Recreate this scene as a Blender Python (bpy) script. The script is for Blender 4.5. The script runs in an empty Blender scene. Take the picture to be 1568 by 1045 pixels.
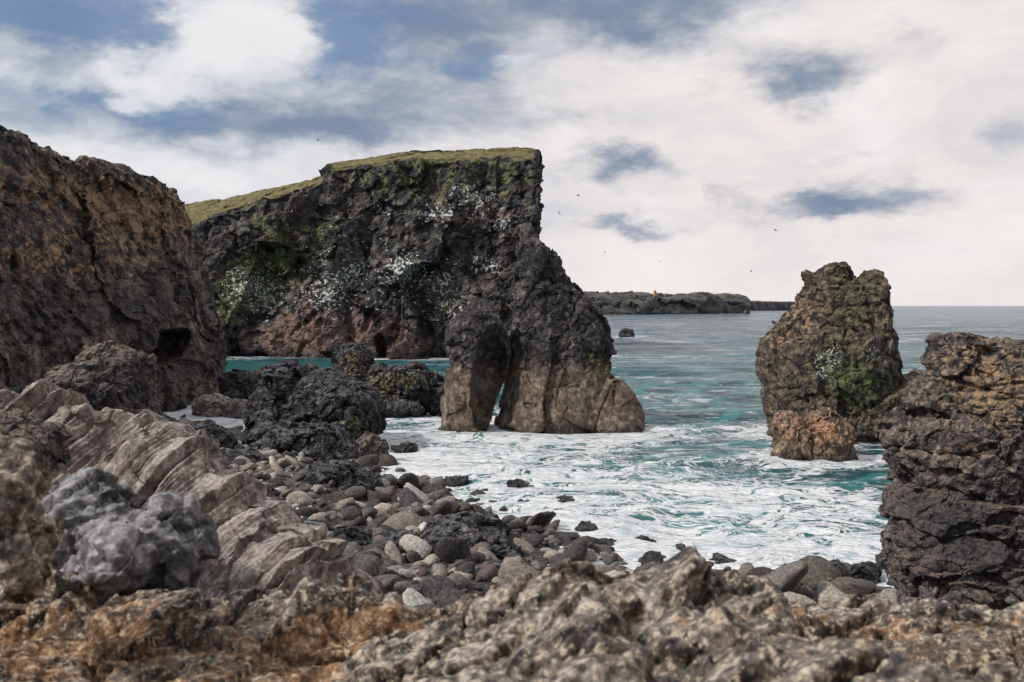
import bpy, math, random
import numpy as np
from mathutils import Vector
random.seed(7); rng=np.random.default_rng(11)
F=1524.0; H=12.0      # survey constants: theodolite scale, eye height above the sea
def S(u,v,d):         # bearing/drop reading at distance d -> world metres
    return ((u-784.0)*d/F, d, H-(v-468.0)*d/F)
scene=bpy.context.scene
# ------------------------------------------------------------------ noise
def _h(ix,iy,iz,s):
    h=(ix.astype(np.uint32)*np.uint32(374761393))^(iy.astype(np.uint32)*np.uint32(668265263))^(iz.astype(np.uint32)*np.uint32(2147483647))
    h=h+np.uint32((s*974711+12345)&0xffffffff)
    h=(h^(h>>np.uint32(13)))*np.uint32(1274126177)
    h=(h^(h>>np.uint32(15)))*np.uint32(2246822519)
    h=h^(h>>np.uint32(13))
    return h
def _r(h,k):
    g=(h*np.uint32(2654435761+k*97531&0xffffffff))^(h>>np.uint32(7+k))
    g=(g^(g>>np.uint32(15)))*np.uint32(2246822519); g=g^(g>>np.uint32(14))
    return (g&np.uint32(0xffffff)).astype(np.float32)/np.float32(0xffffff)
np.seterr(over='ignore')
def gnoise(P,s=0):
    P=P.astype(np.float32); I=np.floor(P).astype(np.int64); f=(P-I).astype(np.float32)
    w=f*f*f*(f*(f*6-15)+10); out=0
    for dx in (0,1):
        for dy in (0,1):
            for dz in (0,1):
                h=_h(I[:,0]+dx,I[:,1]+dy,I[:,2]+dz,s)
                g=((_r(h,0)-.5)*(f[:,0]-dx)+(_r(h,1)-.5)*(f[:,1]-dy)+(_r(h,2)-.5)*(f[:,2]-dz))*2
                wt=(w[:,0] if dx else 1-w[:,0])*(w[:,1] if dy else 1-w[:,1])*(w[:,2] if dz else 1-w[:,2])
                out=out+g*wt
    return out*1.3
def fbm(P,o=4,s=0,g=.5):
    a=1;t=0
    for i in range(o):
        t=t+a*gnoise(P*(2.03**i)+i*17.3,s+i); a*=g
    return t
def rfbm(P,o=4,s=0,g=.5):     # sharp crested ridges, 0 centred
    a=1;t=0
    for i in range(o):
        t=t+a*(.45-1.9*np.abs(gnoise(P*(2.07**i)+i*11.3,s+i))); a*=g
    return t
def worley(P,s=0):
    P=P.astype(np.float32); I=np.floor(P).astype(np.int64); n=len(P)
    F1=np.full(n,9.,np.float32);F2=F1.copy();ID=np.zeros(n,np.uint32);D=np.zeros((n,3),np.float32)
    for dx in (-1,0,1):
        for dy in (-1,0,1):
            for dz in (-1,0,1):
                c=I+np.array([dx,dy,dz]); h=_h(c[:,0],c[:,1],c[:,2],s)
                q=P-(c+np.stack([_r(h,0),_r(h,1),_r(h,2)],1)); d=np.sqrt((q*q).sum(1))
                m=d<F1; F2=np.where(m,F1,np.minimum(F2,d)); F1=np.where(m,d,F1)
                ID=np.where(m,h,ID); D=np.where(m[:,None],q,D)
    return F1,F2,ID,D
def crag(P,spec,seed=0):
    t=np.zeros(len(P),np.float32)
    for k,(kind,L,A,st) in enumerate(spec):
        Q=P/(L*np.array(st)); s=seed*31+k*7
        if kind=='fbm': t+=A*fbm(Q,4,s)
        elif kind=='rid': t+=A*rfbm(Q,3,s)
        elif kind=='block':
            Q=Q+0.3*np.stack([gnoise(Q*1.3+5,s+1),gnoise(Q*1.3+9,s+2),gnoise(Q*1.3+14,s+3)],1)
            F1,F2,ID,D=worley(Q,s)
            tl=np.stack([_r(ID,4),_r(ID,5),_r(ID,6)],1)-.5
            t+=A*((_r(ID,3)-.5)*1.2+(D*tl).sum(1)*2.6-0.12*np.exp(-((F2-F1)/.05)**2))
        elif kind=='peb':
            F1,F2,ID,D=worley(Q,s); t+=A*(0.55-F1)*(0.3+1.2*_r(ID,3))
        elif kind=='crack':
            t-=A*np.exp(-(gnoise(Q,s)/.04)**2)
    return t
def sstep(a,b,x):
    t=np.clip((x-a)/(b-a),0,1); return t*t*(3-2*t)
# ------------------------------------------------------------------ mesh helpers
def new_obj(name,V,Fc,mat,smooth=True,attrs=None,colors=None,parent=None):
    V=np.asarray(V,np.float32); c=V.mean(0).copy()
    me=bpy.data.meshes.new(name)
    if isinstance(Fc,np.ndarray):
        n=len(Fc);k=Fc.shape[1]
        me.vertices.add(len(V)); me.vertices.foreach_set('co',(V-c).ravel())
        me.loops.add(n*k); me.loops.foreach_set('vertex_index',Fc.astype(np.int32).ravel())
        me.polygons.add(n); me.polygons.foreach_set('loop_start',np.arange(0,n*k,k,dtype=np.int32))
        me.update(calc_edges=True)
    else:
        me.from_pydata([tuple(v) for v in (V-c)],[],Fc); me.validate()
    me.polygons.foreach_set('use_smooth',np.full(len(me.polygons),smooth))
    if attrs:
        for k,a in attrs.items():
            at=me.attributes.new(k,'FLOAT','POINT'); at.data.foreach_set('value',np.asarray(a,np.float32))
    if colors is not None:
        at=me.attributes.new('col','FLOAT_COLOR','POINT'); at.data.foreach_set('color',np.asarray(colors,np.float32).ravel())
    me.update()
    ob=bpy.data.objects.new(name,me); scene.collection.objects.link(ob)
    ob.location=[float(x) for x in c]
    me.materials.append(mat)
    return ob
class Solid:
    def __init__(s): s.V=[]; s.F=[]
    def rings(s,R):
        b=len(s.V); n=len(R[0])
        for r in R: s.V+= [tuple(map(float,p)) for p in r]
        for i in range(len(R)-1):
            for j in range(n):
                k=(j+1)%n
                s.F.append((b+i*n+j,b+i*n+k,b+(i+1)*n+k,b+(i+1)*n+j))
        s.F.append(tuple(b+j for j in reversed(range(n)))); s.F.append(tuple(b+(len(R)-1)*n+j for j in range(n)))
    def loft(s,levels,p=2.8,n=28,tw=0):
        R=[]
        for (z,xl,xr,y0,y1) in levels:
            r=[]
            for j in range(n):
                a=2*math.pi*j/n+tw; c,q=math.cos(a),math.sin(a)
                r.append(((xl+xr)/2+(xr-xl)/2*math.copysign(abs(c)**(2/p),c),(y0+y1)/2+(y1-y0)/2*math.copysign(abs(q)**(2/p),q),z))
            R.append(r)
        s.rings(R)
    def prof(s,d,pr,dep=1.0,mind=0,base=-2.5,p=2.8,yoff=0):
        L=[]
        for (v,ul,ur) in pr:
            x0,_,z=S(ul,v,d+yoff); x1,_,z=S(ur,v,d+yoff); w=max((x1-x0)*dep,mind)
            L.append((z,x0,x1,d+yoff-w/2,d+yoff+w/2))
        L=L[::-1]
        if base is not None and L[0][0]>base: L=[(base,)+L[0][1:]]+L
        s.loft(L,p)
    def lump(s,c,r,seed=0,np_=11,sub=3):
        D,Fc=ICO[sub]; rg=np.random.default_rng(seed)
        rad=cutrad(D,rg,np_)
        b=len(s.V); V=D*rad[:,None]*np.array(r)+np.array(c)
        s.V+=[tuple(map(float,v)) for v in V]; s.F+=[tuple(int(i)+b for i in f) for f in Fc]
def cutrad(D,rg,n):
    N=rg.normal(size=(n,3)); N/=np.linalg.norm(N,axis=1)[:,None]; h=rg.uniform(.66,1.0,n)
    dt=D@N.T; r=np.where(dt>.05,h/np.maximum(dt,.05),9).min(1)
    return np.minimum(r,1.14)
import bmesh
ICO={}
for sub in (2,3,4):
    bm=bmesh.new(); bmesh.ops.create_icosphere(bm,subdivisions=sub,radius=1)
    ICO[sub]=(np.array([v.co[:] for v in bm.verts]),np.array([[v.index for v in f.verts] for f in bm.faces])); bm.free()
def remesh(sol,vox,smooth=3):
    me=bpy.data.meshes.new('tmp'); me.from_pydata(sol.V,[],sol.F); me.update()
    bm=bmesh.new(); bm.from_mesh(me); bmesh.ops.recalc_face_normals(bm,faces=bm.faces); bm.to_mesh(me); bm.free()
    ob=bpy.data.objects.new('tmp',me); scene.collection.objects.link(ob)
    m=ob.modifiers.new('r','REMESH'); m.mode='VOXEL'; m.voxel_size=vox
    if smooth:
        m2=ob.modifiers.new('s','SMOOTH'); m2.factor=.5; m2.iterations=smooth
    dg=bpy.context.evaluated_depsgraph_get(); ev=ob.evaluated_get(dg); e=ev.to_mesh()
    n=len(e.vertices); V=np.empty(n*3,np.float32); e.vertices.foreach_get('co',V); V=V.reshape(-1,3)
    N=np.empty(n*3,np.float32); e.vertex_normals.foreach_get('vector',N); N=N.reshape(-1,3)
    L=np.empty(len(e.loops),np.int32); e.loops.foreach_get('vertex_index',L); Fc=L.reshape(-1,4)
    V=V.copy();N=N.copy();Fc=Fc.copy(); ev.to_mesh_clear(); bpy.data.objects.remove(ob); bpy.data.meshes.remove(me)
    return V,N,Fc
def blobs(V,lst):
    w=np.zeros(len(V),np.float32)
    for (c,r,a) in lst:
        d=V-np.array(c); w+=a*np.exp(-((d*d)/(np.array(r)**2)).sum(1))
    return np.clip(w,0,1)
def rock(name,sol,vox,spec,mat,seed=0,ydisp=None,dents=(),caves=(),moss=(),warm=(),guano=(),smooth=3,flat=True,custom=None,amask=None,grass=None):
    V,N,Fc=remesh(sol,vox,smooth)
    P=V.copy(); am=1.0 if amask is None else amask(P,N)
    gr=None if grass is None else grass(P,N)
    if ydisp: V[:,1]+=crag(P,ydisp,seed+5)*am
    V+=N*(crag(P,spec,seed)*am)[:,None]
    if custom is not None: V=custom(V,P,N)
    for (c,r,dep) in dents:
        d=(P-np.array(c))/np.array(r); V[:,1]+=dep*np.exp(-((d*d).sum(1))**3)
    for (c,r,sh) in caves:      # hollow carved into the seaward face, axis pointing away from the shore
        ax=c[0]/c[1]
        zz=P[:,2]-c[2]; xx=P[:,0]-c[0]-ax*(P[:,1]-c[1])-sh*zz+.12*r[0]*fbm(P/(r[0]*.8),2,seed)
        q2=(np.abs(xx)/r[0])**2.4+(np.abs(zz)/r[2])**2.4; yb=c[1]+r[1]*np.sqrt(np.clip(1-q2,0,1))+.15*(V[:,1]-P[:,1])
        m_=(q2<1)&(P[:,1]<yb)&(P[:,1]>c[1]-12)&(N[:,1]<.2)
        dy=np.where(m_,np.maximum(yb-V[:,1],0),0); V[:,1]+=dy; V[:,0]+=dy*ax
    at={'moss':blobs(V,moss),'warm':blobs(V,warm),'guano':blobs(V,guano)}
    if gr is not None: at['grass']=gr
    ob=new_obj(name,V,Fc,mat,not flat,at)
    return ob,V,N
# ------------------------------------------------------------------ node helpers
class NT:
    def __init__(s,t): s.t=t
    def n(s,ty,ins=None,**pr):
        nd=s.t.nodes.new(ty)
        for k,v in pr.items(): setattr(nd,k,v)
        if ins:
            for k,v in ins.items():
                i=nd.inputs[k]
                if isinstance(v,bpy.types.NodeSocket): s.t.links.new(v,i)
                else: i.default_value=v
        return nd
    def m(s,op,a,b=0.0,c=None,clamp=False):
        d={0:a,1:b}
        if c is not None: d[2]=c
        return s.n('ShaderNodeMath',d,operation=op,use_clamp=clamp).outputs[0]
    def noise(s,vec,sc,det=6,ro=.6,dis=0,typ='FBM'):
        return s.n('ShaderNodeTexNoise',{'Vector':vec,'Scale':sc,'Detail':float(det),'Roughness':ro,'Distortion':dis},noise_type=typ).outputs[0]
    def ramp(s,f,stops):
        r=s.n('ShaderNodeValToRGB',{'Fac':f}); e=r.color_ramp.elements
        while len(e)<len(stops): e.new(.5)
        for i,(p,c) in enumerate(stops):
            e[i].position=p; e[i].color=(c[0],c[1],c[2],1) if not isinstance(c,(int,float)) else (c,c,c,1)
        return r.outputs[0]
    def mix(s,f,a,b,bt='MIX'):
        nd=s.n('ShaderNodeMix',None,data_type='RGBA',blend_type=bt)
        for i,v in ((0,f),(6,a),(7,b)):
            if isinstance(v,bpy.types.NodeSocket): s.t.links.new(v,nd.inputs[i])
            else: nd.inputs[i].default_value=v if i==0 else (v[0],v[1],v[2],1)
        return nd.outputs[2]
    def ss(s,x,a,b):
        return s.n('ShaderNodeMapRange',{'Value':x,'From Min':a,'From Max':b},interpolation_type='SMOOTHSTEP').outputs[0]
    def vm(s,op,a,b=None,c=None):
        d={0:a}
        if b is not None:d[1]=b
        if c is not None:d[2]=c
        nd=s.n('ShaderNodeVectorMath',d,operation=op); return nd
def mat_base(name):
    m=bpy.data.materials.new(name); m.use_nodes=True; t=m.node_tree; t.nodes.clear(); q=NT(t)
    out=q.n('ShaderNodeOutputMaterial'); b=q.n('ShaderNodeBsdfPrincipled'); t.links.new(b.outputs[0],out.inputs[0])
    return m,q,b
def rock_mat(name,cols,sc=1.0,moss_dark_c=None,warmc=None,topc=None,topamt=0.0,bump=.06,fine=10,wet=1.4,contrast=2.4,c2=2.0,speck=None,grass=None,vcol=False,lowc=None,lowz=(0,1),bstr=.8,guano=False,tint=None):
    m,q,b=mat_base(name)
    geo=q.n('ShaderNodeNewGeometry'); pos=geo.outputs['Position']; nz=q.n('ShaderNodeSeparateXYZ',{0:geo.outputs['Normal']}).outputs[2]
    z=q.n('ShaderNodeSeparateXYZ',{0:pos}).outputs[2]
    n1=q.noise(pos,sc,5,.62,.3); n2=q.noise(pos,sc*4.3,5,.68); n3=q.noise(pos,sc*fine,4,.72)
    A=lambda k:q.n('ShaderNodeAttribute',attribute_name=k).outputs['Fac']
    f=q.m('ADD',q.m('MULTIPLY',n1,.45),q.m('MULTIPLY',n2,.55))
    col=q.ramp(f,cols)
    if tint:
        col=q.mix(q.m('MULTIPLY',q.ss(q.noise(pos,sc*1.7,4,.6),.5,.6),.6),col,tint)
    if vcol:
        col=q.mix(.8,col,q.n('ShaderNodeAttribute',attribute_name='col').outputs['Color'])
    if lowc:
        lf=q.ss(q.m('ADD',z,q.m('MULTIPLY',q.m('SUBTRACT',n1,.5),(lowz[1]-lowz[0])*3)),lowz[0],lowz[1])
        cc=q.ramp(f,lowc); col=q.mix(lf,cc,col)
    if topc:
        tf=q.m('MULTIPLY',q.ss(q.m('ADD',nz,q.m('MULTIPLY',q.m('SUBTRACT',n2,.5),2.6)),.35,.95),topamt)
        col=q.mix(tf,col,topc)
    if warmc:
        wf=q.ss(q.m('ADD',A('warm'),q.m('MULTIPLY',q.m('SUBTRACT',n2,.5),3.4)),.5,.95)
        col=q.mix(q.m('MULTIPLY',wf,.85),col,warmc)
    if moss_dark_c:
        mf=q.ss(q.m('ADD',A('moss'),q.m('MULTIPLY',q.m('SUBTRACT',n2,.5),3.2)),.5,.95)  # patch colour: green growth on some rocks, a darker rock tone on others
        col=q.mix(q.m('MULTIPLY',mf,.8),col,moss_dark_c)
    if grass:
        gf=q.ss(q.m('ADD',A('grass'),q.m('MULTIPLY',q.m('SUBTRACT',n2,.5),3.0)),.45,.85)
        col=q.mix(gf,col,q.mix(q.ss(n2,.42,.58),grass[0],grass[1]))
    g=q.m('MAXIMUM',q.m('MULTIPLY_ADD',q.m('SUBTRACT',n3,.5),contrast,1.0),.12)
    g2=q.m('MAXIMUM',q.m('MULTIPLY_ADD',q.m('SUBTRACT',n2,.5),c2,1.0),.25)
    g=q.m('MULTIPLY',g,g2)
    col=q.mix(1.0,col,q.n('ShaderNodeCombineXYZ',{0:g,1:g,2:g}).outputs[0],'MULTIPLY')
    if speck:
        col=q.mix(q.m('MULTIPLY',q.ss(n3,.54,.61),speck[1]),col,speck[0])
    if guano:
        ng=q.noise(pos,sc*14,3,.6)
        gu=q.ss(q.m('MULTIPLY_ADD',A('guano'),.19,ng),.65,.70)
        col=q.mix(q.m('MULTIPLY',gu,q.ss(A('guano'),.03,.25)),col,(.64,.64,.61))
    wetf=q.ss(q.m('ADD',z,q.m('MULTIPLY',q.m('SUBTRACT',n1,.5),2.0)),wet,wet*.3-.2)
    col=q.mix(q.m('MULTIPLY',wetf,.7),col,(.012,.012,.013))
    q.t.links.new(col,b.inputs['Base Color'])
    q.t.links.new(q.m('SUBTRACT',.88,q.m('MULTIPLY',wetf,.5)),b.inputs['Roughness'])
    b.inputs['Specular IOR Level'].default_value=.35
    hb=q.m('ADD',q.noise(pos,sc*5,3,.7),q.m('MULTIPLY',q.noise(pos,sc*fine*1.2,3,.75),.6))
    bp=q.n('ShaderNodeBump',{'Height':hb,'Strength':bstr,'Distance':bump}); q.t.links.new(bp.outputs[0],b.inputs['Normal'])
    return m
# ------------------------------------------------------------------ materials
M_head=rock_mat('headland_rock',[(.41,(.018,.018,.022)),(.48,(.044,.043,.047)),(.53,(.072,.066,.066)),(.59,(.15,.13,.115))],.09,bump=.5,fine=11,
   moss_dark_c=(.125,.14,.055),warmc=(.20,.125,.105),grass=((.235,.205,.085),(.12,.10,.045)),topc=(.13,.125,.08),topamt=.55,wet=3,guano=True,tint=(.10,.068,.06))
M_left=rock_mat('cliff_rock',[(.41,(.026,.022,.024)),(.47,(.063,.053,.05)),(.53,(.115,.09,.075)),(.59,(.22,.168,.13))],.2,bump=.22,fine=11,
   moss_dark_c=(.04,.04,.042),warmc=(.25,.158,.092),topc=(.16,.12,.085),topamt=.35,wet=2,tint=(.07,.056,.062))  # patch colour here is plain dark grey rock
M_stack=rock_mat('stack_rock',[(.41,(.018,.016,.019)),(.48,(.04,.035,.039)),(.54,(.068,.06,.062)),(.6,(.14,.12,.105))],.35,bump=.14,fine=10,
   moss_dark_c=(.19,.18,.06),warmc=(.25,.18,.12),lowc=[(.41,(.085,.062,.048)),(.5,(.135,.102,.078)),(.6,(.23,.18,.135))],lowz=(5.2,7.0),wet=1.2)
M_rstack=rock_mat('stack_rock_mossy',[(.41,(.030,.026,.024)),(.47,(.066,.054,.046)),(.53,(.11,.087,.066)),(.6,(.20,.15,.11))],.4,bump=.12,fine=10,
   moss_dark_c=(.095,.12,.042),warmc=(.35,.20,.105),topc=(.21,.165,.08),topamt=.5,wet=1.3,guano=True)
M_tide=rock_mat('tidal_rock_orange',[(.41,(.06,.042,.033)),(.47,(.14,.098,.068)),(.53,(.22,.155,.105)),(.6,(.34,.25,.17))],.6,bump=.1,fine=9,
   moss_dark_c=(.11,.13,.04),warmc=(.40,.22,.125),topc=(.32,.21,.14),topamt=.4,wet=1.1)
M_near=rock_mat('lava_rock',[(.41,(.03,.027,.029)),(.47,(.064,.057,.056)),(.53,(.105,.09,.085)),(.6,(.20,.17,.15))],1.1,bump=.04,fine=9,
   moss_dark_c=(.042,.042,.046),warmc=(.30,.195,.11),topc=(.25,.18,.12),topamt=.4,wet=.8)  # patches use a darker grey rock tone
M_dark=rock_mat('black_lava_rock',[(.41,(.009,.009,.012)),(.48,(.024,.024,.028)),(.54,(.048,.047,.052)),(.6,(.11,.105,.105))],.6,bump=.08,fine=9,
   moss_dark_c=(.2,.17,.06),warmc=(.25,.18,.11),topc=(.15,.15,.16),topamt=.4,wet=1.2)
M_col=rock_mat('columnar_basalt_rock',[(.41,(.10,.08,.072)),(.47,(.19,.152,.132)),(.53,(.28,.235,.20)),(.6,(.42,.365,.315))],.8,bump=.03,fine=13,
   moss_dark_c=(.12,.085,.085),warmc=(.36,.28,.18),wet=.3,topc=(.40,.36,.335),topamt=.45,contrast=2.0,c2=1.5,tint=(.18,.135,.13))  # patches are a dull reddish-brown rock tone
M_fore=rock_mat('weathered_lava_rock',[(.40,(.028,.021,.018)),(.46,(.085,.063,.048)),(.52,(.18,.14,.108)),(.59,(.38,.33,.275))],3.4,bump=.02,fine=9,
   moss_dark_c=(.035,.031,.031),warmc=(.24,.125,.055),wet=.1,topc=(.30,.275,.255),topamt=.25,speck=((.60,.50,.36),.7),contrast=4.4,c2=2.8,tint=(.065,.052,.05))  # patches use a near-black brown that darkens the rock
M_foreg=rock_mat('grey_lava_rock',[(.40,(.045,.04,.042)),(.46,(.095,.086,.088)),(.52,(.155,.145,.147)),(.59,(.28,.265,.265))],2.2,bump=.018,fine=11,
   moss_dark_c=(.05,.045,.042),warmc=(.2,.11,.06),wet=.1,topc=(.34,.335,.35),topamt=.5,contrast=3.0,c2=1.4)  # dark brown-grey patch tone on this rock
M_stone=rock_mat('beach_stone_rock',[(.41,(.04,.036,.036)),(.5,(.14,.12,.11)),(.59,(.3,.26,.22))],1.6,bump=.03,fine=7,vcol=True,wet=.6,contrast=2.2)
M_beach=rock_mat('beach_gravel',[(.41,(.02,.018,.018)),(.5,(.06,.052,.048)),(.59,(.15,.125,.105))],1.5,bump=.08,fine=5,wet=.9,contrast=3)
M_coast=rock_mat('distant_coast_rock',[(.41,(.05,.052,.06)),(.5,(.085,.085,.095)),(.59,(.15,.145,.145))],.02,bump=1,fine=6,wet=-5,grass=((.17,.15,.1),(.11,.105,.08)),contrast=1.5)
# ------------------------------------------------------------------ shoreline & terrain
SH=np.array([(-400,300),(-120,190),(-62,132),(-40,112),(-24,89),(-13,81),(-8,72),(-1,58),(4,50),(8,46.5),(12,43.5),(16,40.5),(24,36),(40,30),(80,14),(200,-60)],float)
def polydist(x,y):
    best=np.full(x.shape,1e9); sg=np.zeros(x.shape)
    for i in range(len(SH)-1):
        a=SH[i];b=SH[i+1];e=b-a
        t=np.clip(((x-a[0])*e[0]+(y-a[1])*e[1])/(e@e),0,1)
        dx=x-(a[0]+t*e[0]);dy=y-(a[1]+t*e[1]);d=np.hypot(dx,dy)
        s=np.where(e[0]*dy-e[1]*dx>0,-1,1)   # land lies to the right of travel
        m=d<best; best=np.where(m,d,best); sg=np.where(m,s,sg)
    return best*sg
def terr(x,y):
    x=np.asarray(x,float);y=np.asarray(y,float)
    s=polydist(x,y)+2.2*gnoise(np.stack([x/9,y/9,x*0],-1).reshape(-1,3),3).reshape(x.shape)
    z=np.where(s<0,np.maximum(s*.14,-5),0.11*s)
    z=np.where(z>2.8,2.8+(z-2.8)*.35,z)
    z=z+6.2*sstep(14,5,y)
    z=z+3*sstep(-18,-60,x)*sstep(0,20,s)
    p=np.stack([x,y,x*0],-1).reshape(-1,3)
    z=z+.35*fbm(p/3.0,4,8).reshape(x.shape)
    return np.minimum(z,9.4)
ys=np.concatenate([np.arange(-30,30,1.0),np.arange(30,95,.35),np.arange(95,200,2.0),np.arange(200,330,10)])
xs=np.concatenate([np.arange(-260,-60,5),np.arange(-60,40,.4),np.arange(40,140,5)])
X,Y=np.meshgrid(xs,ys)
Z=terr(X,Y)
def gridF(ny,nx):
    i=np.arange(ny*nx).reshape(ny,nx)
    return np.stack([i[:-1,:-1].ravel(),i[:-1,1:].ravel(),i[1:,1:].ravel(),i[1:,:-1].ravel()],1)
new_obj('rocky_beach_ground',np.stack([X,Y,Z],-1).reshape(-1,3),gridF(len(ys),len(xs)),M_beach)
# ------------------------------------------------------------------ sea
foot=[]   # rocks standing in water: x,y,rx,ry
def ft(u0,u1,d,ry): foot.append(((u0+u1)/2*d/F-784*d/F,d,(u1-u0)/2*d/F,ry))
ft(684,987,97,7); ft(1165,1385,90,6); ft(1187,1312,77,3); ft(510,690,112,5); ft(390,575,86,6); ft(952,972,381,3)
ft(295,370,108,4); ft(150,335,126,14); ft(330,830,238,14); ft(345,400,120,3); ft(1365,1700,34,5); ft(850,1150,1450,60)
y=18.;rows=[-60,-20,0,10]
while y<30000: rows.append(y); y*=1.0075
rows=np.array(rows); t=np.linspace(-1,1,701); t=np.concatenate([[-6,-3,-1.6],t,[1.6,3,6]])
X=t[None,:]*(0.56*np.maximum(rows,20)[:,None]+8); Y=np.repeat(rows[:,None],len(t),1)
p=np.stack([X,Y,X*0],-1).reshape(-1,3)
r=p[:,1]
amp=lambda L: np.clip(1.6-np.maximum(r,20)*.0075*3/L,0,1)
Z=.36*gnoise(p/np.array([14,7,1]),21)*amp(7)+.24*rfbm(p/np.array([6,2.8,1])+.25*gnoise(p/4,2)[:,None],2,22)*amp(3)+.10*rfbm(p/np.array([2.,1.1,1]),2,23)*amp(1.2)
Z+=.6*rfbm(p/np.array([60,15,1]),2,24)*amp(15)
shd=-polydist(p[:,0],p[:,1])
near=np.exp(-(np.maximum(shd,0)/14.)**1.3)
fr=np.zeros(len(p))
for (fx,fy,rx,ry) in foot:
    e=np.hypot((p[:,0]-fx)/(rx+1e-3),(p[:,1]-fy)/ry); dd=np.maximum(e-1,0)*min(rx,ry); fr=np.maximum(fr,np.exp(-dd/(1.8+.012*fy)))
surf=np.clip(near*1.15,0,1)*sstep(150,100,p[:,1])
surf=np.maximum(surf,.78*np.exp(-(((p[:,0]-15)/11)**2+((p[:,1]-57)/9)**2)))
surf=np.maximum(surf,.7*np.exp(-(((p[:,0]+8)/7)**2+((p[:,1]-90)/8)**2)))
cov=np.hypot((p[:,0]+48)/26,(p[:,1]-175)/45)
calm=sstep(1.3,.7,cov)
msea=bpy.data.materials.new('sea_water')
new_obj('sea',np.stack([X,Y,Z.reshape(X.shape)],-1).reshape(-1,3),gridF(len(rows),len(t)),msea,True,{'surf':surf,'rim':fr,'calm':calm})
m=msea; m.use_nodes=True; m.node_tree.nodes.clear(); q=NT(m.node_tree)
out=q.n('ShaderNodeOutputMaterial'); b=q.n('ShaderNodeBsdfPrincipled'); q.t.links.new(b.outputs[0],out.inputs[0])
pos=q.n('ShaderNodeNewGeometry').outputs['Position']; A=lambda k:q.n('ShaderNodeAttribute',attribute_name=k).outputs['Fac']
py=q.n('ShaderNodeSeparateXYZ',{0:pos}).outputs[1]
wrp=q.n('ShaderNodeTexNoise',{'Vector':pos,'Scale':.12,'Detail':3.}).outputs['Color']
wp=q.vm('ADD',pos,q.vm('MULTIPLY',wrp,(9,9,0)).outputs[0]).outputs[0]
st=q.vm('MULTIPLY',wp,(.75,1.15,1)).outputs[0]
big=q.noise(q.vm('MULTIPLY',pos,(.7,1.3,1)).outputs[0],.07,4,.6,.5)
web=q.m('ABSOLUTE',q.m('SUBTRACT',q.noise(st,.30,5,.6,.8),.5))
web2=q.m('ABSOLUTE',q.m('SUBTRACT',q.noise(st,1.1,4,.65,.9),.5))
w=q.m('MINIMUM',web,q.m('MULTIPLY',web2,1.2))
dens=q.m('MULTIPLY_ADD',A('surf'),.115,q.m('MULTIPLY_ADD',q.m('SUBTRACT',big,.5),.24,-.012))
dens=q.m('ADD',dens,q.m('MULTIPLY',A('rim'),.09)); dens=q.m('SUBTRACT',dens,q.m('MULTIPLY',A('calm'),.1))
foam=q.ss(q.m('SUBTRACT',dens,w),-.016,.022)
cap_glint=q.noise(q.vm('MULTIPLY',pos,(.30,.9,1)).outputs[0],.6,6,.76,.3)  # white dashes: whitecaps plus wave glints painted into the water colour
cap_glint2=q.noise(q.vm('MULTIPLY',pos,(.12,.8,1)).outputs[0],.12,7,.8,.3)
cap_glint_x=q.mix(q.ss(py,90,260),cap_glint,cap_glint2)
cap_glint_f=q.m('MULTIPLY',q.ss(cap_glint_x,.54,.60),.8); cap_glint_f=q.m('MULTIPLY',cap_glint_f,q.m('SUBTRACT',1.0,A('calm')))
foam=q.m('MAXIMUM',foam,cap_glint_f)  # from here the mask holds foam and the painted glints
lum=q.noise(st,.7,5,.7)
deep=q.mix(q.ss(py,60,500),(.004,.065,.075),(.012,.055,.09))
lit=q.mix(q.ss(py,60,400),(.035,.24,.25),(.045,.16,.225))
tn=q.mix(q.ss(py,120,350),q.noise(st,.22,5,.65),q.noise(q.vm('MULTIPLY',pos,(.15,.7,1)).outputs[0],.1,7,.78))
wc=q.mix(q.ss(tn,.42,.60),deep,lit); wc=q.mix(q.m('MULTIPLY',A('calm'),.7),wc,(.012,.15,.14))
wc=q.mix(q.m('MULTIPLY',A('surf'),.35),wc,(.09,.38,.38))
fc=q.mix(q.ss(lum,.36,.54),(.62,.72,.75),(.93,.94,.95))
wc=q.mix(foam,wc,fc)
q.t.links.new(wc,b.inputs['Base Color'])
q.t.links.new(q.m('ADD',.14,q.m('MULTIPLY',foam,.5)),b.inputs['Roughness']); b.inputs['IOR'].default_value=1.33
r1=q.noise(q.vm('MULTIPLY',pos,(.6,1.2,1)).outputs[0],1.2,5,.7); r2=q.noise(q.vm('MULTIPLY',pos,(.35,1.4,1)).outputs[0],.14,6,.7)
bh=q.m('ADD',q.m('ADD',q.m('MULTIPLY',r1,.6),q.m('MULTIPLY',r2,q.m('MULTIPLY_ADD',q.ss(py,100,700),6.0,3.4))),q.m('MULTIPLY',foam,.1))
bp=q.n('ShaderNodeBump',{'Height':bh,'Strength':1.0,'Distance':1.0}); q.t.links.new(bp.outputs[0],b.inputs['Normal'])
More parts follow.
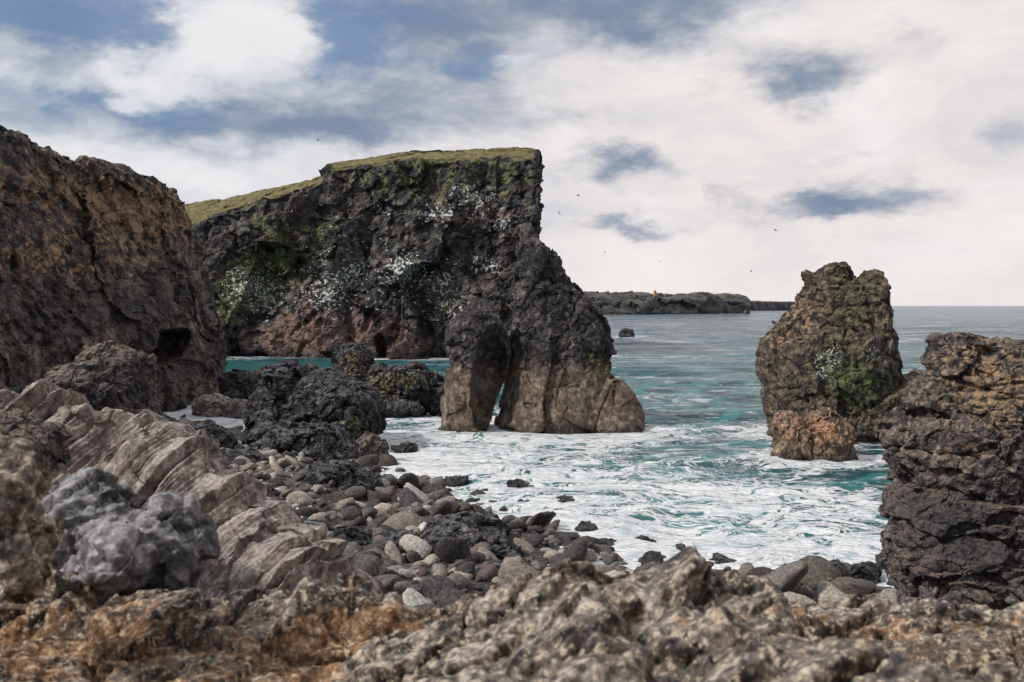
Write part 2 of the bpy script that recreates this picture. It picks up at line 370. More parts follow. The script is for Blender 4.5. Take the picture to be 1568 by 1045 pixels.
# ------------------------------------------------------------------ headland
s=Solid(); R=[]
for (u,ve,vr) in [(60,385,365),(150,370,345),(286,336,311),(340,324,303),(400,303,290),(450,291,282),(493,277,271),(510,256,250),(560,250,242),(600,245,236),(640,242,232),(700,241,230),(760,239,228),(805,238,227),(818,239,228),(823,246,234)]:
    be=S(u,ve,234); br=S(u,vr,250)
    R.append([(S(u,0,224)[0],224,-4),(S(u,0,226)[0],227,8),(S(u,0,230)[0],231,be[2]*.6),(be[0],233,be[2]-1.5),(be[0],234.5,be[2]),
      (br[0],250,br[2]),(min(br[0],4)*1.02,300,br[2]-8),(min(br[0],4)*1.02,312,-4)])
s.rings(R)
def G(u,v,d,r,a=1.,ry=30): x,y_,z=S(u,v,d); k=d/F; return ((x,y_,z),(r*k,ry,r*k*.75),a)
gfun=lambda P,N: sstep(.5,.9,N[:,2]+.3*gnoise(P/4,3))*sstep(20,24,P[:,2])
hd,HV,HN=rock('headland_cliff',s,.40,[('block',9,1.3,(1,1,1.3)),('block',3.4,.7,(1,1,1)),('block',1.5,.3,(1,1,1)),('rid',3,.3,(1,1,1))],M_head,1,
  ydisp=[('rid',22,2.8,(1,1,2.5)),('block',14,3.4,(1,1,2))],
  caves=[(S(655,512,222),(2.0,9,4.5),-.2),(S(470,492,222),(2.4,8,2.6),.1),(S(585,528,222),(1.3,8,3),-.1),(S(745,500,222),(1.6,8,4),0)],
  amask=lambda P,N:1-.75*sstep(.45,.8,N[:,2])*sstep(20,24,P[:,2]),grass=gfun,
  moss=[G(430,385,230,50,.75),G(390,430,230,60,.75),G(350,470,230,50,.7),G(510,350,230,45,.65),G(700,258,232,110,.5),G(600,268,232,80,.45),G(680,480,228,45,.5),G(400,330,230,50,.45),G(780,265,230,50,.45),G(600,460,230,40,.35)],
  warm=[G(500,520,226,90,.75),G(600,530,226,80,.7),G(420,530,226,90,.6),G(700,320,230,60,.55),G(780,340,230,50,.6),G(470,380,230,60,.4),G(590,400,230,60,.45)],
  guano=[G(620,408,230,28,1),G(500,450,230,32,1),G(545,418,230,20,.9),G(670,328,230,24,.9),G(725,300,230,30,.9),G(745,408,230,20,.9),G(680,430,230,20,.7),G(380,440,230,40,.5),G(480,395,230,20,.6),G(590,325,230,14,.7),G(700,470,230,30,.6),G(770,340,230,25,.6),G(400,460,230,40,.45),G(620,450,230,50,.35)])
birdm,q,b=mat_base('seabird_plumage'); geo=q.n('ShaderNodeNewGeometry')
q.t.links.new(q.mix(q.ss(q.noise(geo.outputs['Position'],3,2),.5,.6),(.82,.82,.8),(.5,.52,.55)),b.inputs['Base Color']); b.inputs['Roughness'].default_value=.8
g=blobs(HV,[G(620,405,230,30,.9),G(500,448,230,34,.9),G(545,418,230,24,.8),G(670,328,230,22,.8),G(725,300,230,30,.8),G(745,408,230,22,.8),G(680,430,230,26,.6),G(390,430,230,50,.5),G(480,395,230,30,.5),G(590,325,230,20,.5),G(610,455,230,40,.5),G(540,380,230,60,.15),G(700,380,230,60,.15)])
ok=(HN[:,1]<-.2)&(HV[:,1]<245); pr=g*ok*(1+3*(HN[:,2]>.2)); pr=pr/pr.sum(); idx=rng.choice(len(HV),280,replace=False,p=pr)
D,Fi=ICO[2]; BV=[];BF=[];o=0
for i in idx:
    a=rng.uniform(0,6.28); sc=rng.uniform(.16,.32); V=D*np.array([1,.5,.55]); V=V+np.where(V[:,[0]]>.6,np.array([[.1,0,.35]]),0)
    V=np.stack([V[:,0]*math.cos(a)-V[:,1]*math.sin(a),V[:,0]*math.sin(a)+V[:,1]*math.cos(a),V[:,2]],1)*sc+HV[i]+np.array([0,-.3,.1])
    BV.append(V);BF.append(Fi+o);o+=len(D)
new_obj('seabird_colony',np.concatenate(BV),np.concatenate(BF),birdm)
# ------------------------------------------------------------------ left cliff
s=Solid(); R=[]
def dl(u): return np.interp(u,[-260,0,130,250,338],[74,90,102,114,124])
for (u,v) in [(-260,120),(-120,150),(0,192),(22,196),(45,207),(76,236),(130,242),(152,254),(200,258),(233,268),(262,290),(283,318),(298,350),(310,398),(322,440),(331,490),(335,540),(337,580)]:
    d=float(dl(u)); sl=min(1,max(.12,(600-v)/340.))
    top=S(u,v,d+9*sl); zt=top[2]; bx=lambda dd:S(u,0,dd)[0]
    R.append([(bx(d-6*sl),d-6*sl,-3),(bx(d-3*sl),d-3*sl,zt*.3),(bx(d+2*sl),d+2*sl,zt*.65),(bx(d+7*sl),d+7*sl,zt-1),(top[0],d+9*sl,zt),(bx(d+14*sl)-4,d+26*sl+2,zt*.85-1),(bx(d+30*sl)-10,d+48*sl+3,-3)])
s.rings(R)
rock('rocky_cliff',s,.17,[('block',5,.6,(1,1,1.2)),('block',2.0,.34,(1,1,1)),('block',.8,.12,(1,1,1)),('rid',3.4,.3,(1,1,1)),('peb',.8,.16,(1,1,1))],M_left,2,
  ydisp=[('rid',14,1.4,(1,1,1.6)),('block',8,1.6,(.8,1,1.6))],
  caves=[(S(256,532,110),(2.3,9,2.2),.35)],dents=[(S(308,560,118),(.8,24,5),2.5)],
  warm=[G(140,310,105,70,.6),G(215,330,108,50,.7),G(60,400,96,60,.5),G(150,390,100,60,.35),G(296,505,114,20,.8),G(210,275,110,60,.4),G(40,280,95,60,.35)],
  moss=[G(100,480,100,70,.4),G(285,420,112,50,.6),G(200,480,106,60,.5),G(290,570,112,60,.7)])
# ------------------------------------------------------------------ middle stack
s=Solid()
s.prof(98,[(348,811,818),(360,807,829),(376,804,853),(390,802,866),(410,800,873),(428,799,877),(440,795,897),(455,792,908),(480,790,914),(505,787,926),(530,783,933),(560,777,934),(590,770,936),(620,762,940),(650,754,950),(668,752,952)],.85,2.2,p=2.3)
s.prof(97,[(572,905,938),(590,900,958),(605,895,972),(625,885,982),(645,872,987),(662,868,990)],.9,2,yoff=-.5)
s.prof(95.0,[(480,731,742),(490,716,760),(512,699,774),(540,694,779),(575,691,776),(610,687,762),(648,684,750),(662,683,748)],1.1,3.5,p=3.0)
def stackmask(P,N): return .75+.25*sstep(5.5,8,P[:,2])
rock('sea_stack',s,.10,[('block',4.0,.85,(1,1,1.8)),('block',1.7,.26,(1,1,1.3)),('rid',2.0,.08,(1,1,1))],M_stack,3,
  amask=stackmask,
  custom=lambda V,P,N: V+N*((crag(P,[('peb',.7,.28,(1,1,1)),('block',.6,.14,(1,1,1))],0))*sstep(4.5,7.5,P[:,2]+1.2*gnoise(P/2,4)))[:,None],
  caves=[(S(752,572,92.4),(1.7,5.2,4.7),.12)],
  moss=[G(915,570,96,22,.8,8),G(905,545,96,20,.6,8),G(890,520,96,18,.4,8)],
  warm=[G(940,610,95,35,.55,8),G(703,560,95,22,.7,8),G(800,590,95,35,.55,8),G(850,620,95,35,.3,8)])  # slab rim blob paints its lit side a lighter tan
# ------------------------------------------------------------------ right stack
s=Solid()
s.prof(90,[(404,1280,1294),(413,1255,1297),(424,1249,1303),(440,1243,1318),(470,1222,1335)],.8,2,base=S(0,480,90)[2])
s.prof(90,[(422,1324,1346),(430,1314,1352),(445,1302,1354),(470,1260,1355)],.9,2,base=S(0,480,90)[2])
s.prof(90,[(440,1244,1352),(460,1230,1354),(480,1212,1356),(500,1193,1358),(516,1171,1362),(540,1163,1365),(570,1165,1372),(600,1172,1376),(630,1175,1378),(655,1181,1374),(680,1188,1362)],.8,3)
s.prof(91,[(593,1355,1378),(615,1348,1386),(650,1345,1388),(675,1345,1386)],.9,2)
rock('sea_stack',s,.095,[('block',3.4,.5,(1,1,1.4)),('block',1.3,.24,(1,1,1)),('block',.55,.09,(1,1,1)),('peb',.7,.12,(1,1,1)),('rid',1.8,.12,(1,1,1))],M_rstack,4,
  moss=[G(1270,560,87,65,.7,8),G(1320,600,87,50,.65,8),G(1300,430,90,50,.65,8),G(1290,480,87,45,.5,8)],
  warm=[G(1240,480,87,34,.7,8),G(1200,520,87,30,.5,8),G(1350,490,90,14,.7,8),G(1370,640,90,22,.8,8),G(1300,470,88,26,.35,8)],
  guano=[G(1262,545,87,22,.8,8),G(1330,540,87,14,.75,8),G(1250,575,87,22,.5,8)])
s=Solid()
s.prof(77,[(630,1197,1208),(640,1191,1228),(660,1188,1236),(690,1187,1240),(708,1186,1242)],1.0,1.5)
s.prof(77,[(632,1242,1278),(642,1238,1292),(656,1236,1304),(680,1235,1312),(708,1235,1313)],.8,2)
rock('tidal_rock',s,.07,[('block',2,.28,(1,1,1.3)),('block',.8,.13,(1,1,1)),('rid',1.,.07,(1,1,1))],M_tide,5,warm=[G(1215,650,77,40,.55,8),G(1265,655,77,50,.6,8)])
# ------------------------------------------------------------------ right near outcrop
s=Solid()
def band(pts,d,p=2.6,dep=5.0,base=None):
    L=[]
    for (v,ul,ur) in pts:
        x0,_,z=S(ul,v,d);x1,_,_=S(ur,v,d); L.append((z,x0,x1,d-dep/2,d+dep/2))
    L=L[::-1]
    if base is not None: L=[(base,)+L[0][1:]]+L
    s.loft(L,p)
band([(512,1440,1480),(524,1432,1504),(545,1428,1520),(575,1412,1520),(600,1396,1540),(622,1390,1600),(634,1398,1640)],34,2.6,3.2,base=S(0,640,34)[2])
band([(529,1490,1700),(545,1470,1760),(570,1450,1780),(620,1440,1780),(636,1440,1780)],33.6,3,4.2,base=S(0,640,34)[2])
band([(636,1390,1790),(650,1375,1800),(680,1368,1800),(700,1374,1800),(750,1378,1800),(800,1367,1800),(845,1366,1800),(875,1378,1800),(905,1384,1800),(935,1392,1800),(975,1402,1800),(1040,1410,1800)],34,3.2,5.5,base=-1.5)
rock('lava_rock_outcrop',s,.038,[('block',1.7,.2,(1.3,1.3,.7)),('block',.7,.13,(1.2,1.2,.8)),('block',.28,.045,(1,1,1)),('rid',1.0,.08,(1,1,.8)),('peb',.3,.07,(1,1,1)),('crack',1.9,.12,(2.5,2.5,.8))],M_near,6,
  warm=[G(1500,560,32,90,.55,4),G(1460,690,32,60,.35,4),G(1540,620,32,80,.5,4)],moss=[G(1420,780,32,90,.6,4),G(1500,850,32,90,.7,4)])
# ------------------------------------------------------------------ mossy islets and named boulders
def boulder(name,lumps,vox,mat,seed,spec=None,**k):
    s=Solid()
    for i,(u,v,d,ru,rv,rd) in enumerate(lumps):
        c=S(u,v,d); kk=d/F; s.lump(c,(ru*kk*1.12,rd,rv*kk*1.12),seed*13+i)
    sz=max(l[3] for l in lumps)*lumps[0][2]/F
    spec=spec or [('block',sz*.7,sz*.13,(1,1,1)),('block',sz*.3,sz*.06,(1,1,1)),('rid',sz*.5,sz*.025,(1,1,1)),('block',sz*.13,sz*.018,(1,1,1))]
    return rock(name,s,vox,spec,mat,seed,**k)
boulder('islet_rock',[(542,582,112,34,50,3.2),(530,560,112,20,28,2),(590,600,111,36,38,3),(632,600,110,40,44,3.2),(640,575,110,18,22,2),(675,612,109,20,26,2),(600,628,108,40,16,3)],.11,M_dark,21,
   moss=[G(600,585,109,35,.6,8),G(560,590,109,30,.5,8),G(645,580,109,25,.6,8)],warm=[G(540,555,110,30,.8,8),G(590,600,109,30,.6,8)])
boulder('lava_boulder',[(372,592,118,28,26,2.4),(360,605,117,22,16,2)],.12,M_dark,22)
boulder('tidal_rock',[(330,628,106,36,18,2.4),(372,630,104,22,16,2)],.1,M_col,23)
boulder('tidal_rock',[(425,572,150,28,9,2.5),(400,575,148,20,6,2)],.12,M_tide,24)
boulder('lava_boulder',[(450,640,86,60,66,4.2),(515,640,84,60,60,4),(480,600,88,50,26,3)],.08,M_dark,25,moss=[G(540,650,82,34,.6,8)])
boulder('lava_boulder',[(430,695,76,50,38,2.8),(490,695,75,58,36,3)],.07,M_dark,26)
boulder('tidal_rock',[(560,695,76,28,24,1.6)],.06,M_near,27,moss=[G(560,700,76,30,.5,4)])
boulder('lava_boulder',[(322,675,74,36,24,2),(365,715,68,42,22,2)],.07,M_dark,28)
boulder('lava_boulder',[(520,756,60,52,38,2.1)],.05,M_dark,29)
boulder('lava_boulder',[(545,838,46,34,28,1.2),(600,850,45,40,30,1.3)],.04,M_dark,30,moss=[G(540,840,45,20,.5,4)])
boulder('lava_boulder',[(715,830,46,62,34,1.7),(680,850,45,50,26,1.4),(760,850,45,40,22,1.3)],.035,M_dark,31,warm=[G(720,820,46,40,.3,4)])
boulder('tidal_rock',[(961,512,381,11,8,2.5)],.2,M_dark,32)
boulder('tidal_rock',[(862,774,60,20,11,.8)],.04,M_dark,33)
boulder('tidal_rock',[(1298,882,44,42,20,1.1)],.035,M_dark,34,moss=[G(1298,880,44,30,.6,4)])
boulder('tidal_rock',[(1362,862,45,18,13,.6)],.035,M_dark,35)
boulder('tidal_rock',[(1225,922,41,30,15,.8),(1310,918,41,34,12,.9),(1352,916,40,24,12,.8)],.035,M_near,36)
boulder('tidal_rock',[(985,832,51,15,9,.6),(790,744,66,16,7,.8),(745,760,63,18,8,.8),(620,688,82,18,8,1),(1050,845,48,16,8,.7),(1105,862,46,18,9,.7),(930,838,50,20,10,.8),(900,812,53,16,8,.7),(1165,858,47,10,5,.4),(1240,885,44,12,8,.5),(700,738,67,20,9,.9),(805,778,60,16,8,.7)],.045,M_dark,37)
boulder('lava_rock_outcrop',[(165,590,40,56,58,1.8),(130,620,39,55,50,1.8),(195,620,40,40,50,1.6),(165,555,41,38,30,1.2),(100,610,39,40,40,1.4)],.04,M_near,41,
   spec=[('block',1.0,.16,(1,1,1)),('peb',.36,.2,(1,1,1)),('block',.3,.06,(1,1,1)),('rid',.7,.08,(1,1,1))],moss=[G(170,590,38,90,.7,4)])
# ------------------------------------------------------------------ columnar basalt ridge
s=Solid(); R=[]
for (u,v) in [(-120,600),(0,602),(38,588),(90,600),(120,624),(160,632),(190,624),(215,630),(250,653),(290,680),(340,720),(400,764),(450,804),(482,848),(500,880)]:
    d=float(np.interp(u,[-120,100,300,500],[27,26,25,23.5])); t_=S(u,v,d); zb=S(u,930,d-2.5)[2]
    R.append([(S(u,0,d-2.6)[0],d-2.6,zb-1.5),(S(u-12,0,d-1.6)[0],d-1.7,zb+(t_[2]-zb)*.35),(S(u-4,0,d-.7)[0],d-.8,zb+(t_[2]-zb)*.78),t_,(t_[0]+.6,d+1.2,t_[2]-.5),(t_[0]+1.2,d+3,zb-1.5)])
s.rings(R)
def cols(V,P,N):
    W=P+.14*np.stack([fbm(P/1.8,2,77),fbm(P/1.8,2,78),fbm(P/1.8,2,79)],1)
    c0=W@np.array([.74,-.25,-.62]); al=W@np.array([.62,.3,.74])
    c=c0/.72; c=c+.9*gnoise(np.stack([c*.5,al*.12,c*0],1),5)
    cid=np.floor(c).astype(int); fr_=c-cid
    rr=_r(_h(cid,cid*0,cid*0,9),2); pk=.25+.5*_r(_h(cid,cid*0+3,cid*0,9),1); hgt=.45+.8*_r(_h(cid,cid*0+7,cid*0,9),3)
    saw=np.where(fr_<pk,fr_/pk,(1-fr_)/(1-pk))
    stri=.05*gnoise(np.stack([c0*5,al*.35,c*0+2],1),6)+.03*gnoise(np.stack([c0*14,al*.8,c*0+2],1),7)
    loc=.7+.5*sstep(-.25,.25,gnoise(P/1.7,31))
    return V+N*(((saw-.5)*.34*hgt+(rr-.5)*.22)*loc+stri)[:,None]
rock('columnar_basalt_ridge',s,.032,[('fbm',1.6,.12,(1,1,1)),('block',1.5,.09,(1,1,1)),('fbm',.3,.02,(1,1,1)),('peb',.13,.012,(1,1,1))],M_col,42,custom=cols,
   warm=[G(440,840,24,50,.5,3),G(50,660,25,60,.3,3)],moss=[G(330,760,24,50,.4,3),G(230,700,24,50,.5,3)])
boulder('lava_boulder',[(40,700,20,55,45,1.2),(-30,690,20,60,55,1.2)],.035,M_near,43,moss=[((-10,20,9),(4,4,3),.5)])
# close boulders at the left of the ledge
FS=lambda k:[('block',.3*k,.05*k,(1,1,1)),('block',.12*k,.018*k,(1,1,1)),('fbm',.12*k,.024*k,(1,1,1)),('peb',.045*k,.010*k,(1,1,1)),('fbm',.03*k,.005*k,(1,1,1))]
boulder('foreground_boulder',[(0,790,3.3,62,90,.18),(40,850,3.35,45,80,.18),(-60,760,3.4,80,110,.2)],.007,M_fore,44,spec=FS(1),flat=False,warm=[((-1.6,3.2,11.1),(.3,.4,.15),.5)],moss=[((-1.7,3.2,11.3),(.5,.5,.5),.6)])  # dark blob makes this boulder a deeper brown
boulder('foreground_boulder',[(150,790,4.7,62,50,.22),(228,812,4.65,68,44,.25),(115,845,4.5,70,55,.25),(268,850,4.6,42,60,.2),(185,862,4.4,80,45,.25),(95,775,4.75,30,26,.15)],.008,M_foreg,45,spec=FS(1.2),flat=False)
# ------------------------------------------------------------------ foreground ledge (heightfield)
xs=np.arange(-4.0,4.2,.0115); ys=np.arange(1.5,6.6,.0115); X,Y=np.meshgrid(xs,ys)
p=np.stack([X,Y,X*0],-1).reshape(-1,3)
jx=.10*gnoise(p/.7,61).reshape(X.shape)+.02*gnoise(p/.16,62).reshape(X.shape); jy=.2*gnoise(p/.6,63).reshape(X.shape)+.05*gnoise(p/.17,64).reshape(X.shape)
Z=10.70-np.maximum(Y-4.4,0)*1.6+.05*gnoise(p/.5,65).reshape(X.shape)
def ridge(Z,yk,pts,sf,tf,steep,back=2.5,top=.25,drop=0):
    px=[(u-784)*yk/F for u,v in pts]; pz=[H-(v-468)*yk/F-drop for u,v in pts]
    xx=X+jx; yy=Y+jy; zk=np.interp(xx,px,pz,left=5,right=5); dy=yk-yy
    h=zk-np.where(dy>0,sf*dy+steep*np.maximum(dy-tf,0),back*np.maximum(-dy-top*.3,0)**1.3+.35*(-dy))
    return np.maximum(Z,h)
Z=ridge(Z,4.1,[(-900,880),(0,915),(40,905),(60,890),(100,882),(128,912),(160,898),(250,896),(370,903),(440,893),(470,872),(520,868),(560,886),(610,893),(650,912),(720,930),(800,965)],.12,.22,2.2,drop=.04)
Z=ridge(Z,3.5,[(480,1020),(560,965),(640,938),(700,915),(760,896),(800,880),(850,855),(880,845),(905,845),(930,862),(975,862),(1010,848),(1045,836),(1072,850),(1095,876),(1140,878),(1180,878),(1198,896),(1205,936),(1260,996)],.03,1.3,.5,drop=.045)
Z=ridge(Z,2.7,[(1020,1056),(1110,1000),(1190,965),(1290,945),(1350,950),(1400,968),(1460,978),(1520,1000),(1570,1018),(1800,1026),(2400,996)],.03,1.0,.5,drop=.055)
P=np.stack([X,Y,Z],-1).reshape(-1,3)
dz=crag(P,[('block',.42,.05,(1,1,1)),('block',.17,.02,(1,1,1)),('fbm',.16,.035,(1,1,1)),('peb',.075,.028,(1,1,1)),('peb',.03,.008,(1,1,1)),('fbm',.035,.005,(1,1,1))],9)
dz-=.06*np.exp(-(gnoise(P/np.array([.9,.35,.5])+.2*gnoise(P/.2,3)[:,None],15)/.05)**2)
V=P.copy(); V[:,2]+=dz; V[:,1]-=.5*dz; V[:,0]+=.2*dz
low=sstep(10.86,10.72,P[:,2])*sstep(4.3,4.0,P[:,1])
new_obj('foreground_lava_ledge',V,gridF(len(ys),len(xs)),M_fore,True,{'warm':np.clip(low*.7+.38*(gnoise(P/.8,4)>.12),0,1),'moss':np.clip(blobs(P,[((-1.2,3.9,10.7),(.8,.15,.1),.6),((.6,3.5,11),(.5,.4,.3),.55)])+.6*sstep(.0,.25,gnoise(P/.5,14)),0,1)})  # dark patches at the ledge foot, on the slab and scattered at random
# ------------------------------------------------------------------ beach stones (one mass)
BV=[];BF=[];BC=[];o=0
pal=np.array([(.11,.10,.10),(.17,.155,.14),(.26,.23,.21),(.34,.30,.25),(.48,.43,.36),(.04,.04,.044),(.14,.10,.095),(.40,.33,.285),(.54,.51,.47),(.055,.055,.058),(.04,.04,.043)])
var=[]
for k in range(16):
    rg=np.random.default_rng(100+k)
    for sub in (2,3):
        D,Fi=ICO[sub]; rr=cutrad(D,np.random.default_rng(100+k),8); V=D*rr[:,None]*np.array([1,rg.uniform(.6,1),rg.uniform(.45,.8)])
        V=V+D*(.07*rfbm(D*1.7+k*9,3,k))[:,None]; var.append((V,Fi))
N=10500; cx=rng.uniform(-45,26,N); cy=rng.uniform(24,104,N); sd=polydist(cx,cy)
keep=(sd>-4.5)&(sd<34)&(rng.random(N)<np.where(sd<0,.25*np.exp(np.minimum(sd,0)/2.2),1)); cx,cy,sd=cx[keep],cy[keep],sd[keep]
tz=terr(cx,cy)
for i in range(len(cx)):
    r_=min(float(np.exp(rng.normal(-1.25,.5))),1.1)
    if cx[i]<-20: r_*=1.3
    big_=r_>.45; V,Fi=var[2*rng.integers(0,16)+(1 if big_ else 0)]
    a=rng.uniform(0,6.28); c_,s_=math.cos(a),math.sin(a); tl=rng.normal(0,.4)
    V=V*r_; V=np.stack([V[:,0]*c_-V[:,1]*s_,V[:,0]*s_+V[:,1]*c_,V[:,2]+V[:,0]*tl],1)+np.array([cx[i],cy[i],max(tz[i],-.25)+r_*.22])
    BV.append(V);BF.append(Fi+o);o+=len(V)
    col=pal[rng.integers(0,11)]*rng.uniform(.7,1.25)*(1 if sd[i]>3 else .4)
    if big_: col=col*.75
    BC.append(np.tile(np.append(col,1),(len(V),1)))
new_obj('beach_stones',np.concatenate(BV),np.concatenate(BF),M_stone,True,None,np.concatenate(BC))
# ------------------------------------------------------------------ distant coast + lighthouse
s=Solid(); R=[]
for (u,v,d) in [(640,440,1150),(840,444,1220),(905,448,1300),(960,449,1330),(1000,451,1350),(1060,451,1380),(1100,450,1400),(1120,452,1400),(1145,457,1410),(1150,463,1410)]:
    t_=S(u,v,d+30); R.append([(S(u,0,d-8)[0],d-25 if u<1000 else d,-3),(S(u,0,d+10)[0],d+12,t_[2]*.75),t_,(t_[0],d+260,t_[2]-6),(t_[0],d+300,-3)])
s.rings(R)
rock('distant_coast',s,3.2,[('block',30,4,(1,1,.6)),('fbm',14,2,(1,1,1))],M_coast,50,grass=lambda P,N:sstep(.6,.9,N[:,2])*.8)
s=Solid(); R=[]
for (u,v,d) in [(1100,461,2300),(1150,461,2300),(1180,462,2350),(1215,462.5,2400),(1235,465,2400),(1245,468,2400)]:
    t_=S(u,v,d+30); R.append([(t_[0],d,-3),(t_[0],d+5,t_[2]),(t_[0],d+150,t_[2]-1),(t_[0],d+170,-3)])
s.rings(R); rock('distant_coast',s,4,[('fbm',20,2,(1,1,1))],M_coast,51)
lm,q,b=mat_base('lighthouse_orange_paint'); geo=q.n('ShaderNodeNewGeometry')
q.t.links.new(q.ramp(q.noise(geo.outputs['Position'],.8,4),[(.3,(.45,.16,.06)),(.7,(.55,.24,.1))]),b.inputs['Base Color']); b.inputs['Roughness'].default_value=.7
s=Solid(); lx,ly,lz=S(1003,453,1375)
prof_=[(-3,2.6),(0,2.6),(.02,2.2),(4.6,1.7),(4.65,2.5),(5.2,2.5),(5.25,1.4),(6.6,1.4),(6.65,1.7),(7.4,.9),(7.8,.15)]
s.rings([[(lx+r_*math.cos(a*math.pi/8),ly+r_*math.sin(a*math.pi/8),lz+z_) for a in range(16)] for z_,r_ in prof_])
new_obj('lighthouse',np.array(s.V),s.F,lm,False)
# ------------------------------------------------------------------ flying seabirds
gm,q,b=mat_base('gull_feathers'); geo=q.n('ShaderNodeNewGeometry')
q.t.links.new(q.ramp(q.noise(geo.outputs['Position'],6,2),[(.4,(.05,.05,.055)),(.6,(.12,.12,.13))]),b.inputs['Base Color'])
def gull(u,v,d,ang,flap,bank,k=1.0):
    def ring(x,ry,rz,z=0): return [(x,ry*math.cos(a*math.pi/4),z+rz*math.sin(a*math.pi/4)) for a in range(8)]
    s=Solid(); s.rings([ring(-.34,.07,.01),ring(-.22,.05,.03),ring(-.1,.08,.07),ring(.08,.085,.08),ring(.2,.05,.05,.01),ring(.27,.045,.045,.02),ring(.32,.03,.03,.015),ring(.38,.006,.006,0)])
    for sg in (-1,1):
        R=[]
        for (yy,xx,ch,zz) in [(.05,.06,.2,.03),(.35,.13,.19,.03+.22*flap),(.6,.05,.13,.03+.2*flap),(.85,-.12,.05,.02+.1*flap)]:
            R.append([(xx+ch/2,sg*yy,zz),(xx,sg*yy,zz+.012),(xx-ch/2,sg*yy,zz),(xx,sg*yy,zz-.006)])
        s.rings(R)
    V=np.array(s.V)*k; cb,sb=math.cos(bank),math.sin(bank); V=np.stack([V[:,0],V[:,1]*cb-V[:,2]*sb,V[:,1]*sb+V[:,2]*cb],1)
    ca,sa=math.cos(ang),math.sin(ang); V=np.stack([V[:,0]*ca-V[:,1]*sa,V[:,0]*sa+V[:,1]*ca,V[:,2]],1)+np.array(S(u,v,d))
    new_obj('seabird',V,s.F,gm,True)
for a in [(487,215,150,1.2,.8,.5,1.0),(885,300,200,.4,.9,.4,1.),(1188,353,190,2.6,.5,.2,1.),(1150,416,240,.2,1,.2,.9),(1010,401,260,1,.7,.6,1.),(856,327,260,.5,.8,.9,1.),(926,387,300,.1,1,.2,1.)]: gull(*a)
# ------------------------------------------------------------------ world
w=bpy.data.worlds.new('World'); scene.world=w; w.use_nodes=True; w.node_tree.nodes.clear(); q=NT(w.node_tree)
out=q.n('ShaderNodeOutputWorld'); bg=q.n('ShaderNodeBackground',{'Strength':.1}); q.t.links.new(bg.outputs[0],out.inputs[0])
sundir=Vector((-.74,-.42,.74)).normalized()
sky=q.n('ShaderNodeTexSky',sky_type='NISHITA',sun_disc=False); sky.sun_elevation=math.asin(sundir.z); sky.sun_rotation=math.atan2(sundir.x,sundir.y)
dr=q.n('ShaderNodeTexCoord').outputs['Generated']; sx=q.n('ShaderNodeSeparateXYZ',{0:dr})
az=q.m('ARCTAN2',sx.outputs[0],sx.outputs[1]); el=q.m('ARCSINE',sx.outputs[2])
cn=q.vm('MULTIPLY',dr,(1,1,2.1)).outputs[0]
nB=q.noise(cn,12,7,.6,.3); nC=q.noise(q.vm('MULTIPLY',dr,(1,1,4.5)).outputs[0],3.2,6,.6,.4); nD=q.noise(q.vm('MULTIPLY',dr,(1,1,2.2)).outputs[0],5.5,7,.6,.4)
nW=q.n('ShaderNodeTexNoise',{'Vector':cn,'Scale':9.,'Detail':6.,'Roughness':.62}).outputs['Color']
ae=q.n('ShaderNodeCombineXYZ',{0:az,1:el,2:0.}).outputs[0]
ae=q.vm('ADD',ae,q.vm('MULTIPLY',q.vm('SUBTRACT',nW,(.5,.5,.5)).outputs[0],(.15,.085,0)).outputs[0]).outputs[0]
def field(lst):
    acc=None
    for (u,v,ru,rv,a) in lst:
        a0=math.atan((u-784)/F); e0=math.atan((468-v)/math.hypot(F,u-784)); ia=F/ru; ie=F/rv
        x=q.vm('MULTIPLY_ADD',ae,(ia,ie,0),(-a0*ia,-e0*ie,0)).outputs[0]
        dd=q.vm('DOT_PRODUCT',x,x).outputs['Value']
        g_=q.m('EXPONENT',q.m('MULTIPLY',dd,-1.0))
        acc=q.m('MULTIPLY',g_,a) if acc is None else q.m('MULTIPLY_ADD',g_,a,acc)
    return acc
blue=field([(150,30,200,45,.95),(540,50,75,70,1.0),(285,170,80,38,.8),(90,150,80,22,.85),(705,95,80,24,.75),(-150,60,250,150,.7),(200,-160,500,130,.9),
   (340,80,90,55,-1.3),(190,110,60,28,-.9),(430,40,50,40,-.6),(20,110,40,60,-.6)])
white=field([(335,70,95,48,1.1),(190,108,70,26,.95),(430,60,50,40,.8),(210,160,50,22,.75),(20,100,36,50,.6),(820,75,60,30,.6),(110,240,200,26,.8),(560,250,120,25,.5),(300,280,200,30,.5),(1050,170,160,30,.3)])
gray=field([(420,200,280,42,1.1),(960,25,240,60,1.15),(650,140,190,55,.8),(1228,120,90,36,1.1),(952,252,82,26,1.15),(985,345,80,15,.8),(1275,312,130,26,1.15),(1108,300,28,14,.4),(1300,248,70,16,.4),(1540,200,70,40,.4),(620,30,130,60,.9),(60,40,140,80,.9),(1000,-100,500,80,.9),(860,180,120,26,.35),(1450,60,150,30,.25),(250,250,120,16,.3)])
bl=q.ss(q.m('ADD',blue,q.m('MULTIPLY',q.m('SUBTRACT',nB,.5),1.9)),.15,1.05)
gr=q.ss(q.m('ADD',gray,q.m('MULTIPLY',q.m('SUBTRACT',nB,.5),1.4)),.12,1.25)
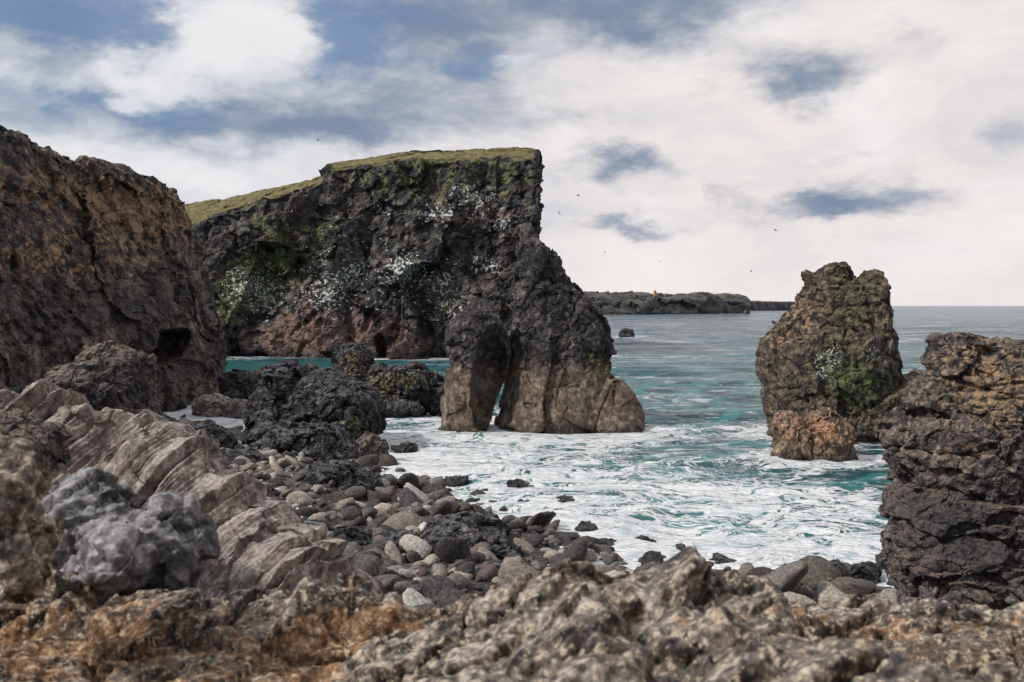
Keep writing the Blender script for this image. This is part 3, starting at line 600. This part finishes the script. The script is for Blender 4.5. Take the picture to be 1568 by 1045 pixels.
wh=q.ss(q.m('ADD',white,q.m('MULTIPLY',q.m('SUBTRACT',nB,.5),2.2)),.3,1.0)
cool=q.ss(az,.2,-.3)
base=q.mix(cool,(.87,.81,.79),(.71,.73,.77))
base=q.mix(q.m('MULTIPLY',q.ss(nC,.42,.62),.3),base,(.62,.62,.665))
base=q.mix(q.m('MULTIPLY',q.ss(nD,.48,.64),.5),base,(.96,.93,.92))
base=q.mix(q.m('MULTIPLY',q.ss(nD,.48,.36),q.m('MULTIPLY_ADD',cool,.5,.2)),base,(.43,.49,.58))
base=q.mix(q.m('MULTIPLY',q.ss(el,.10,.0),.4),base,(.87,.82,.80))
cl=q.mix(gr,base,(.21,.275,.385))
ncol=q.mix(.7,sky.outputs[0],(1.35,2.35,4.2))
back=q.ss(sx.outputs[1],.15,-.45)  # unseen sky behind the camera, dimmed to cut the fill light
c10=q.vm('SCALE',cl); c10.inputs[3].default_value=10.0
fin=q.mix(q.m('MULTIPLY',bl,.85),c10.outputs[0],ncol)
fin=q.mix(q.m('MULTIPLY',wh,.75),fin,(8.6,8.6,8.7))
fin=q.mix(q.m('MULTIPLY',back,.75),fin,(2.2,2.5,3.1))
q.t.links.new(fin,bg.inputs[0])
# ------------------------------------------------------------------ sun, camera
sl=bpy.data.lights.new('sun','SUN'); sl.energy=2.9; sl.angle=math.radians(4); sl.color=(1,.96,.91)
so=bpy.data.objects.new('sun',sl); scene.collection.objects.link(so); so.rotation_euler=(-sundir).to_track_quat('-Z','Y').to_euler(); so.location=(-40,-20,60)
cam=bpy.data.cameras.new('camera'); co=bpy.data.objects.new('camera',cam); scene.collection.objects.link(co); scene.camera=co
co.location=(0,0,H); co.rotation_euler=(math.radians(90),0,0); cam.lens=36*F/1568; cam.sensor_width=36; cam.shift_y=-54.5/1568
cam.clip_start=.1; cam.clip_end=60000; cam.dof.use_dof=True; cam.dof.focus_distance=60; cam.dof.aperture_fstop=4.0
scene.view_settings.view_transform='Standard'; scene.view_settings.look='None'; scene.view_settings.exposure=0
print('verts',sum(len(o.data.vertices) for o in scene.objects if o.type=='MESH'))
